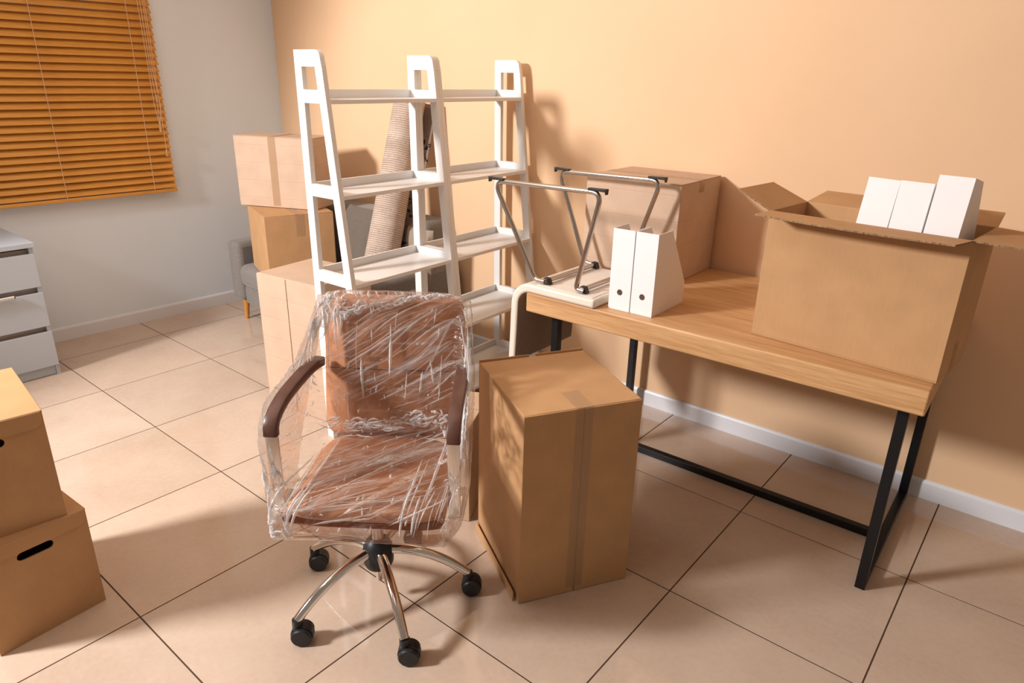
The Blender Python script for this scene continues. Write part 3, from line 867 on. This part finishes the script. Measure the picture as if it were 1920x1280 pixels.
# seat shell profile in x-z (chair local), swept along y
yw = .212
prof_out = []    # outer line: seat underside (now on top), round the bend, down the back
def shell(y0, y1, tk, z0, mat, name, inset=0.0, bev=.006):
    top = [(.195 - inset, .040)] + [(-.10, .040)]
    cxx, czz, R1 = -.115, -.055, .095
    outer = [(.195 - inset, z0 + tk)]
    for k in range(11):
        a = pi / 2 + k / 10 * (pi / 2); outer.append((-.108 + R1 * cos(a), z0 + tk - R1 + R1 * sin(a)))
    outer += [(-.206, -.16), (-.212, -.32 + inset)]
    inner = [(-.212 + tk, -.32 + inset), (-.206 + tk, -.16)]
    R2 = R1 - tk
    for k in range(11):
        a = pi - k / 10 * (pi / 2); inner.append((-.108 + R2 * cos(a), z0 + tk - R1 + R2 * sin(a)))
    inner += [(.195 - inset, z0)]
    return MB().prism((outer + inner)[::-1], y0, y1, ((1, 0, 0), (0, 0, 1), (0, -1, 0)))
# one-piece padded shell: cream welt all around, taupe inner face, pale underside
_mb = shell(-yw, yw, .036, .0, 'cream', 'seat_shell')
sh = _mb.build('seat_shell', [M['cream'], M['taupe']], uc, bevel=.010, seg=3)
for pl in sh.data.polygons:
    c_ = pl.center
    if pl.normal.x > .25 and abs(pl.normal.y) < .3 and c_.x < -.08 and c_.z < .01: pl.material_index = 1
MB().box(-.085, .178, -yw + .016, yw - .016, .0355, .0385).build('underside_panel', M['creamf'], uc, bevel=.0015)
mb = MB(); mb.add([(-.1725, -yw + .012, -.07), (-.1725, yw - .012, -.07), (-.1768, yw - .012, -.30), (-.1768, -yw + .012, -.30), (-.1690, -yw + .012, -.07), (-.1690, yw - .012, -.07), (-.1728, yw - .012, -.30), (-.1728, -yw + .012, -.30)],
    [(0, 1, 2, 3), (4, 7, 6, 5), (0, 4, 5, 1), (1, 5, 6, 2), (2, 6, 7, 3), (3, 7, 4, 0)])
mb.build('back_lining', M['taupe'], uc, bevel=.002)
RT = .0095
for yy, x0_, x1_, zt_ in ((-.184, -.325, .180, .425), (.186, -.272, .216, .437)):
    path = [(-.055, yy, .052), (-.103 if yy < 0 else -.115, yy, .052), (x0_, yy, zt_ - .01), (x1_, yy, zt_), (.092, yy, .052), (.13, yy, .052)]
    MB().tube(fillet(path, .035, 8), RT, 14).build('leg_frame', M['chromed'], uc, smooth=True)
    for xe, sg in ((x0_, -1), (x1_, 1)):
        zz = zt_ + (.0 if sg > 0 else -.01)
        MB().prism([(xe + sg * .018, zz + .004), (xe - sg * .055, zz + .006), (xe - sg * .055, zz + .013), (xe + sg * .022, zz + .015), (xe + sg * .020, zz - .006)], yy - .011, yy + .011, ((1, 0, 0), (0, 0, 1), (0, 1, 0))).build('foot_cap', M['plastic'], uc, bevel=.002)
for xx in (-.055, .118):
    MB().tube([(xx, -.184, .054), (xx, .186, .054)], .0095, 14).build('seat_tube', M['chromed'], uc, smooth=True)
    for yy in (-.170, .172):
        MB().prism([(-.018, 0), (.022, 0), (.012, .024), (-.008, .026)], -.013, .013, ((1, 0, 0), (0, 0, 1), (0, 1, 0))).build('bracket', M['plastic'], uc, bevel=.003, loc=(xx, yy, .041))

# ------------------------------------------------------------------ office chair wrapped in film
oc = thing('office_chair', 'brown leather office chair on castors wrapped in clear stretch film', 'chair', (2.295, -.052, 0), rad(37))
CX = .018
def cushion(path_yz, half, tk, name, mat, corner=.06, sub=2):
    """padded panel swept along a y-z path (front surface), with rounded ends"""
    P = [Vector((0, a, b)) for a, b in path_yz]; n = len(P); L = [0]
    for i in range(1, n): L.append(L[-1] + (P[i] - P[i - 1]).length)
    m = 16; mb = MB(); vs_ = []
    rows = []
    for i in range(n):
        t_ = (P[min(i + 1, n - 1)] - P[max(i - 1, 0)]).normalized(); nrm = Vector((0, -t_.z, t_.y))
        s0_, s1_ = L[i], L[-1] - L[i]
        e = min(s0_, s1_); hw_ = half
        if e < corner: hw_ = half - corner + math.sqrt(max(0, corner ** 2 - (corner - e) ** 2))
        rows.append((P[i], nrm, hw_, e))
    for side in (1, 0):
        for p, nrm, hw_, e in rows:
            for k in range(m + 1):
                a = -1 + 2 * k / m
                edge = (1 - abs(a) ** 6) * min(1, (e / .03)) ** .5
                off = tk * (.25 + .75 * edge) if side else -tk * .35 * (.3 + .7 * edge)
                pillow_ = .004 * (1 - a * a) if side else 0
                vs_.append(Vector((a * hw_, 0, 0)) + p + nrm * (off - tk + pillow_))
    q = n * (m + 1); fs = []
    for i in range(n - 1):
        for k in range(m):
            c_ = i * (m + 1) + k
            fs += [(c_, c_ + 1, c_ + m + 2, c_ + m + 1), (q + c_, q + c_ + m + 1, q + c_ + m + 2, q + c_ + 1)]
    ring = list(range(m + 1)) + [i * (m + 1) + m for i in range(1, n)] + [(n - 1) * (m + 1) + k for k in range(m - 1, -1, -1)] + [i * (m + 1) for i in range(n - 2, 0, -1)]
    for k in range(len(ring)):
        a, b = ring[k], ring[(k + 1) % len(ring)]
        fs.append((a, b, q + b, q + a))
    mb.add([tuple(v + Vector((CX, 0, 0))) for v in vs_], fs)
    return mb.build(name, M[mat], oc, smooth=True)
def spline(pts, n):
    P = [Vector((a, b)) for a, b in pts]; out = []
    for i in range(len(P) - 1):
        p0, p1, p2, p3 = P[max(i - 1, 0)], P[i], P[i + 1], P[min(i + 2, len(P) - 1)]
        for k in range(n):
            t_ = k / n
            out.append(.5 * ((2 * p1) + (p2 - p0) * t_ + (2 * p0 - 5 * p1 + 4 * p2 - p3) * t_ ** 2 + (3 * p1 - p0 - 3 * p2 + p3) * t_ ** 3))
    out.append(P[-1]); return [(p.x, p.y) for p in out]
seat_path = spline([(-.246, .452), (-.252, .476), (-.228, .502), (-.10, .508), (.08, .503), (.185, .506)], 8)
cushion(seat_path, .222, .06, 'seat', 'leather', .05)
back_path = spline([(.180, .478), (.196, .58), (.215, .67), (.238, .77), (.275, .89), (.302, .946)], 8)
cushion(back_path, .226, .055, 'backrest', 'leather', .05)
# stitched panel joints of the backrest
for q in (20,):
    y_, z_ = back_path[q]
    MB().tube([(CX - .20, y_ - .0015, z_ - .004), (CX, y_ - .006, z_ - .004), (CX + .20, y_ - .0015, z_ - .004)], .0013, 6).build('seam', M['leatherd'], oc, smooth=True)
for sx in (-1, 1):
    xx = CX - .003 + sx * .249
    path = fillet([(xx, -.05, .428), (xx, -.152, .428), (xx, -.156, .69)], .02, 5)
    MB().tube(path, 1.0, 12, flat=((1, 0, 0), .018, .006)).build('arm_post', M['chrome'], oc, smooth=True)
    pad = [Vector(p) for p in ((xx, -.157, .672), (xx, -.150, .700), (xx - sx * .001, -.120, .722), (xx - sx * .003, -.05, .738), (xx - sx * .006, .06, .742), (xx - sx * .012, .16, .742), (xx - sx * .02, .225, .735))]
    pts = []
    for i in range(len(pad) - 1):
        p0, p1, p2, p3 = pad[max(i - 1, 0)], pad[i], pad[i + 1], pad[min(i + 2, len(pad) - 1)]
        for k in range(6):
            t_ = k / 6; pts.append(.5 * ((2 * p1) + (p2 - p0) * t_ + (2 * p0 - 5 * p1 + 4 * p2 - p3) * t_ ** 2 + (3 * p1 - p0 - 3 * p2 + p3) * t_ ** 3))
    pts.append(pad[-1])
    MB().tube(pts, 1.0, 16, flat=((1, 0, 0), .0190, .0155)).build('armrest_pad', M['leatherd'], oc, smooth=True)
MB().lathe([(.02, .235), (.02, .40), (.0, .401)], 20).build('gas_lift', M['chrome'], oc, smooth=True)
MB().box(CX - .09, CX + .09, -.11, .11, .40, .425).build('seat_plate', M['plastic'], oc, bevel=.006)
MB().tube([(CX + .06, .0, .41), (CX + .17, -.02, .405), (CX + .20, -.02, .395)], .005, 8).build('height_lever', M['plastic'], oc, smooth=True)
MB().lathe([(.012, .075), (.013, .15), (.014, .16)], 16).build('lift_tip', M['chrome'], oc, smooth=True)
MB().lathe([(.030, .128), (.042, .134), (.048, .150), (.049, .180), (.046, .205), (.036, .225), (.024, .236)], 28).build('hub', M['plastic'], oc, smooth=True)
for ang in (-98, -26, 46, 118, 190):
    a = rad(ang - 37); dv = Vector((cos(a), sin(a), 0)); sv = Vector((-sin(a), cos(a), 0))
    pts = []
    for k in range(15):
        q = k / 14; r_ = .030 + .255 * q
        pts.append(dv * r_ + Vector((0, 0, .190 - .004 * q - .108 * q ** 2.1)))
    MB().tube(pts, [.0175 - .0035 * k / 14 for k in range(15)], 16).build('base_leg', M['chrome'], oc, smooth=True)
    # castor: hooded twin wheel, all swivelled the same way
    ct = bpy.data.objects.new('castor', None)
    ca_ = rad(-52 - 37 + random.uniform(-10, 10)); wv = Vector((cos(ca_), sin(ca_), 0)); fv = Vector((-sin(ca_), cos(ca_), 0))
    c0 = dv * .285
    mb = MB()
    # hood: part-cylinder shell about the axle
    ang0, ang1, n = rad(-20), rad(215), 16
    Rh = .0335; wd = .026
    o_ = c0 + fv * .012 + Vector((0, 0, .0305))
    vs_ = []
    for s_ in (-1, 1):
        for k in range(n + 1):
            t_ = ang0 + (ang1 - ang0) * k / n
            vs_.append(o_ + wv * (s_ * .013) + fv * (Rh * cos(t_)) + Vector((0, 0, Rh * sin(t_))))
        vs_.append(o_ + wv * (s_ * .013))
    q = n + 2; fs = []
    for k in range(n): fs.append((k, k + 1, q + k + 1, q + k))
    fs += [tuple(range(q)), tuple(range(2 * q - 1, q - 1, -1)), (0, q, q + n + 1, n + 1), (n, n + 1, q + n + 1, q + n)]
    mb.add(vs_, fs)
    hood = mb.build('castor', M['plastic'], oc, smooth=True, bevel=.002)
    MB().tube([c0 + Vector((0, 0, .046)), c0 + Vector((0, 0, .082))], [.0165, .0155], 16).build('stem', M['plastic'], hood, smooth=True)
    for s_ in (-1, 1):
        m4 = Matrix.Translation(o_ + wv * (s_ * .0135)) @ (wv * s_).to_track_quat('Z', 'Y').to_matrix().to_4x4()
        MB().lathe([(.027, 0), (.0303, .002), (.0303, .010), (.027, .0140), (.010, .0150)], 22, m4).build('wheel', M['plastic'], hood, smooth=True)
    bpy.data.objects.remove(ct)

# stretch film: one sheet that follows seat and back and spans out to the arms
NU, NV = 150, 230
prof = spline([(-.06, .405), (-.19, .405), (-.262, .415), (-.276, .450), (-.256, .508), (-.16, .523), (-.03, .524), (.09, .528), (.150, .548), (.172, .60), (.190, .67), (.213, .76), (.250, .880), (.274, .938), (.302, .951), (.334, .932), (.338, .87), (.328, .76), (.323, .62)], 14)
def prof_at(t_):
    q = t_ * (len(prof) - 1); i = min(int(q), len(prof) - 2); a = q - i
    return Vector(prof[i]).lerp(Vector(prof[i + 1]), a)
# rails at the sides: (v, x, y, z) of the arm line and of the far side edge
KV = [0, .06, .13, .20, .28, .36, .43, .50, .57, .64, .72, .78, .86, 1.0]
A_ = [(.21, -.05, .405), (.235, -.17, .41), (.268, -.180, .425), (.274, -.184, .50), (.276, -.186, .60), (.276, -.184, .69), (.276, -.14, .742), (.274, -.05, .762), (.270, .04, .768), (.262, .11, .79), (.250, .215, .865), (.238, .295, .935), (.228, .34, .91), (.22, .335, .62)]
B_ = [(.20, .05, .41), (.22, .03, .41), (.255, .03, .415), (.268, .05, .44), (.268, .08, .49), (.268, .12, .54), (.266, .17, .60), (.264, .22, .66), (.260, .26, .71), (.252, .285, .76), (.244, .315, .85), (.236, .33, .925), (.225, .345, .90), (.215, .34, .62)]
def keyed(tab, v):
    for i in range(len(KV) - 1):
        if v <= KV[i + 1]:
            a = (v - KV[i]) / (KV[i + 1] - KV[i]); return Vector(tab[i]).lerp(Vector(tab[i + 1]), a)
    return Vector(tab[-1])
def sstep(a, b, x):
    t_ = max(0, min(1, (x - a) / (b - a))); return t_ * t_ * (3 - 2 * t_)
vs_, crm = [], []
US = []
for i in range(NU + 1): US.append(-1.6 + 3.2 * i / NU)
for j in range(NV + 1):
    v = j / NV; c = prof_at(v)
    rail_a, rail_b = keyed(A_, v), keyed(B_, v)
    hw_ = .226 - .014 * sstep(.70, .78, v)
    for u in US:
        s_ = 1 if u >= 0 else -1; au = abs(u)
        if au <= 1:
            x = au * hw_; y, z = c
            # lift of the sheet over the cushion edge
            k = au ** 8 * .010; y += 0; z -= k
            p = Vector((x, y, z))
            # web from cushion edge towards the arm begins before the edge
            wgt = sstep(.86, 1.0, au) * .25
            p = p.lerp(rail_a, wgt * (1 if .2 < v < .7 else .3))
        elif au <= 1.3:
            q = (au - 1) / .3
            e = Vector((hw_, c[0], c[1] - .010)).lerp(rail_a, .25 * (1 if .2 < v < .7 else .3))
            p = e.lerp(rail_a, q)
            p.z -= .018 * sin(pi * q) * (1 if .3 < v < .62 else .2)
        else:
            q = (au - 1.3) / .3; p = rail_a.lerp(rail_b, q) + Vector((.006 * sin(pi * q), 0, 0))
        X_ = s_ * p.x + CX
        # crumpled zones: band at seat/back joint, arc at the top left, lower left corner, along the edges
        cm = 0.0
        band = .455 + .012 * sin(u * 4) ; cm = max(cm, math.exp(-((v - band) / .022) ** 2) * (.55 + .45 * sstep(-.5, .9, u)))
        arcv = .735 - .055 * sstep(-.2, -1.0, u) * 1.2 + .02 * u; cm = max(cm, .8 * math.exp(-((v - (.70 + .045 * sstep(-.8, .8, u))) / .012) ** 2))
        cm = max(cm, .9 * math.exp(-(((u + .93) / .14) ** 2 + ((v - .725) / .05) ** 2)))
        cm = max(cm, .9 * math.exp(-(((u + 1.0) / .14) ** 2 + ((v - .19) / .06) ** 2)))
        cm = max(cm, .7 * math.exp(-(((u - 1.0) / .12) ** 2 + ((v - .47) / .06) ** 2)))
        cm = max(cm, .55 * math.exp(-((au - 1.0) / .07) ** 2), .5 * math.exp(-((au - 1.3) / .06) ** 2))
        cm = max(cm, .45 * math.exp(-((v - .77) / .02) ** 2))
        nz = noise.noise((u * 3.0 + v * 9, v * 40 - u * 12, 1.7))
        nz2 = noise.noise((u * 22, v * 60, 5.1)); nz3 = noise.noise((u * 9 + 5, v * 14, 9.0))
        ridge = (1 - abs(nz)) ** 6
        amp = .0035 * ridge + .0075 * cm * abs(nz2) + .003 * max(0, nz3)
        n_ = Vector((0, -1, .5)) if v < .5 else Vector((0, -1, .2))
        if au > 1.0: n_ = Vector((s_, -.3, .2))
        if v > .78: n_ = Vector((0, 1, 0))
        if v < .07: n_ = Vector((0, -.3, -1))
        pp = Vector((X_, p.y, p.z)) + n_.normalized() * amp
        vs_.append(pp); crm.append(min(.7, cm * (.15 + .9 * abs(nz2)) + .18 * ridge))
mb = MB(); W_ = NU + 1
# ragged lower hem: the sheet stops early in places
fs = []
for j in range(NV):
    for i in range(NU):
        u = US[i]; hem = .010 + .035 * (0.5 + .5 * noise.noise((u * 3.0, 2.0, 0)))
        if j / NV < hem: continue
        fs.append((j * W_ + i, j * W_ + i + 1, (j + 1) * W_ + i + 1, (j + 1) * W_ + i))
mb.add(vs_, fs)
def sheet(u, v):
    a = min(max((u + 1.6) / 3.2, 0), .9999) * NU; b = min(max(v, 0), .9999) * NV
    i_, j_ = int(a), int(b); a -= i_; b -= j_
    q = lambda i2, j2: vs_[j2 * W_ + i2]
    return (q(i_, j_) * (1 - a) + q(i_ + 1, j_) * a) * (1 - b) + (q(i_, j_ + 1) * (1 - a) + q(i_ + 1, j_ + 1) * a) * b
def crease(u0, v0, u1, v1, wd, bend, val, n=14, up=.003):
    P = []
    for k in range(n + 1):
        t_ = k / n; b_ = bend * sin(pi * t_)
        P.append(sheet(u0 + (u1 - u0) * t_ - (v1 - v0) * b_ * 3, v0 + (v1 - v0) * t_ + (u1 - u0) * b_ * .2))
    base = len(mb.v)
    for k in range(n + 1):
        t_ = (P[min(k + 1, n)] - P[max(k - 1, 0)]).normalized(); nn = Vector((0, -.85, .5)).normalized()
        sd = t_.cross(nn).normalized(); w_ = 1.5 * wd * (sin(pi * k / n) ** .6 + .08) * (.7 + .6 * random.random())
        for off, lift in ((-w_, .0), (0, up + w_ * .7), (w_, .0)):
            mb.v.append(tuple(P[k] + sd * off + nn * (lift + .0012))); crm.append(val)
    for k in range(n):
        for e in (0, 1):
            a = base + k * 3 + e; mb.f.append((a, a + 1, a + 4, a + 3)); mb.mi.append(0)
rr = random.Random(11)
for k in range(26):      # broad thin veils of doubled film
    if k % 2: u0, v0, dv_ = rr.uniform(-1.0, .4), rr.uniform(.53, .66), rr.uniform(.05, .10)
    else: u0, v0, dv_ = rr.uniform(-1.0, .2), rr.uniform(.21, .33), rr.uniform(.03, .12)
    L_ = rr.uniform(.5, 1.3)
    crease(u0, v0, min(1.1, u0 + L_), v0 + L_ * dv_, rr.uniform(.004, .012), rr.uniform(-.02, .02), rr.uniform(.16, .30), 14, .0005)
for k in range(70):      # long diagonal pulls across the back
    u0 = rr.uniform(-1.0, .6); v0 = rr.uniform(.50, .67); L_ = rr.uniform(.15, 1.2)
    crease(u0, v0, min(1, u0 + L_), min(.76, v0 + L_ * rr.uniform(.055, .10)), rr.choice([.0005, .0008, .0012, .0020]), rr.uniform(-.02, .02), rr.uniform(.25, .75))
for k in range(80):      # pulls fanning over the seat from the lower left
    u0 = rr.uniform(-1.0, .4); v0 = rr.uniform(.19, .36); L_ = rr.uniform(.15, 1.2)
    crease(u0, v0, min(1, u0 + L_), min(.47, v0 + L_ * rr.uniform(.02, .13)), rr.choice([.0005, .0008, .0012, .0020]), rr.uniform(-.02, .02), rr.uniform(.25, .75))
for k in range(22):      # upright pulls on the seat and at the arms
    u0 = rr.choice([rr.uniform(.30, .98), rr.uniform(.45, .98), rr.uniform(-1.0, -.70)]); v0 = rr.uniform(.16, .26)
    crease(u0, v0, u0 + rr.uniform(.02, .20), v0 + rr.uniform(.06, .2), rr.choice([.0008, .0014, .0026]), rr.uniform(-.03, .03), rr.uniform(.7, 1))
for k in range(14):      # loose upright pulls down the back
    u0 = rr.uniform(-.95, .95); v0 = rr.uniform(.54, .72)
    crease(u0, v0, u0 + rr.uniform(-.06, .10), v0 - rr.uniform(.03, .10), rr.choice([.0008, .0015, .003]), rr.uniform(-.06, .06), rr.uniform(.7, 1))
for k in range(170):     # small puckers whose white colour paints in glints
    u0 = rr.uniform(-1.15, 1.15); v0 = rr.uniform(.18, .75)
    crease(u0, v0, u0 + rr.uniform(-.05, .05), v0 + rr.uniform(-.022, .022), rr.uniform(.0006, .0020), rr.uniform(-.3, .3), rr.uniform(.7, 1), 5)
for k in range(60):      # crumpled corner, upper left
    u0 = rr.gauss(-.90, .10); v0 = rr.uniform(.665, .765)
    crease(u0, v0, u0 + rr.uniform(-.10, .10), v0 - rr.uniform(.01, .05), rr.uniform(.0012, .0045), rr.uniform(-.4, .4), rr.uniform(.6, 1), 8)
for k in range(90):      # bunched arc from upper left to upper right
    t_ = rr.random(); u0 = -.85 + 1.75 * t_; v0 = .672 + .085 * t_ ** .8 + rr.gauss(0, .006) - .012 * sin(pi * t_)
    crease(u0, v0, u0 + rr.uniform(.04, .2), v0 + rr.uniform(-.008, .018), rr.uniform(.001, .0038), rr.uniform(-.3, .3), rr.uniform(.5, 1), 8)
for k in range(26):      # short folds over the top edge
    u0 = rr.uniform(-.75, .3); crease(u0, .765, u0 + rr.uniform(.01, .09), .735 - rr.uniform(0, .02), rr.uniform(.0008, .0028), rr.uniform(-.2, .2), rr.uniform(.5, 1), 8)
for k in range(110):     # bunched band where seat meets back
    u0 = rr.uniform(-.95, 1.0); v0 = .455 + .012 * sin(u0 * 4) + .02 * max(0, u0) + rr.gauss(0, .011)
    crease(u0, v0, u0 + rr.uniform(.03, .25), v0 + rr.uniform(-.012, .014), rr.uniform(.001, .0034), rr.uniform(-.4, .4), rr.uniform(.4, 1), 8)
for k in range(60):      # crumple on the right arm and down its post
    u0 = rr.gauss(1.08, .12); v0 = rr.uniform(.36, .52)
    crease(u0, v0, u0 + rr.uniform(-.12, .12), v0 + rr.uniform(-.05, .05), rr.uniform(.001, .004), rr.uniform(-.3, .3), rr.uniform(.5, 1), 8)
for k in range(60):      # crumple at the lower left corner and left post
    u0 = rr.gauss(-1.06, .12); v0 = rr.uniform(.11, .30)
    crease(u0, v0, u0 + rr.uniform(-.12, .14), v0 + rr.uniform(-.04, .06), rr.uniform(.001, .0045), rr.uniform(-.3, .3), rr.uniform(.5, 1), 8)
for k in range(44):      # left and right webs between back and arm
    sg = rr.choice([-1, 1]); u0 = sg * rr.uniform(1.0, 1.3); v0 = rr.uniform(.45, .72)
    crease(u0, v0, u0 + sg * rr.uniform(-.08, .16), v0 - rr.uniform(.05, .16), rr.uniform(.001, .003), rr.uniform(-.2, .2), rr.uniform(.4, .9), 10)
film = mb.build('stretch_film', M['film'], oc, smooth=True)
film.data.shade_smooth()
at = film.data.attributes.new('crumple', 'FLOAT', 'POINT')
for i, c in enumerate(crm): at.data[i].value = c
film['label'] = 'clear crinkled stretch film'
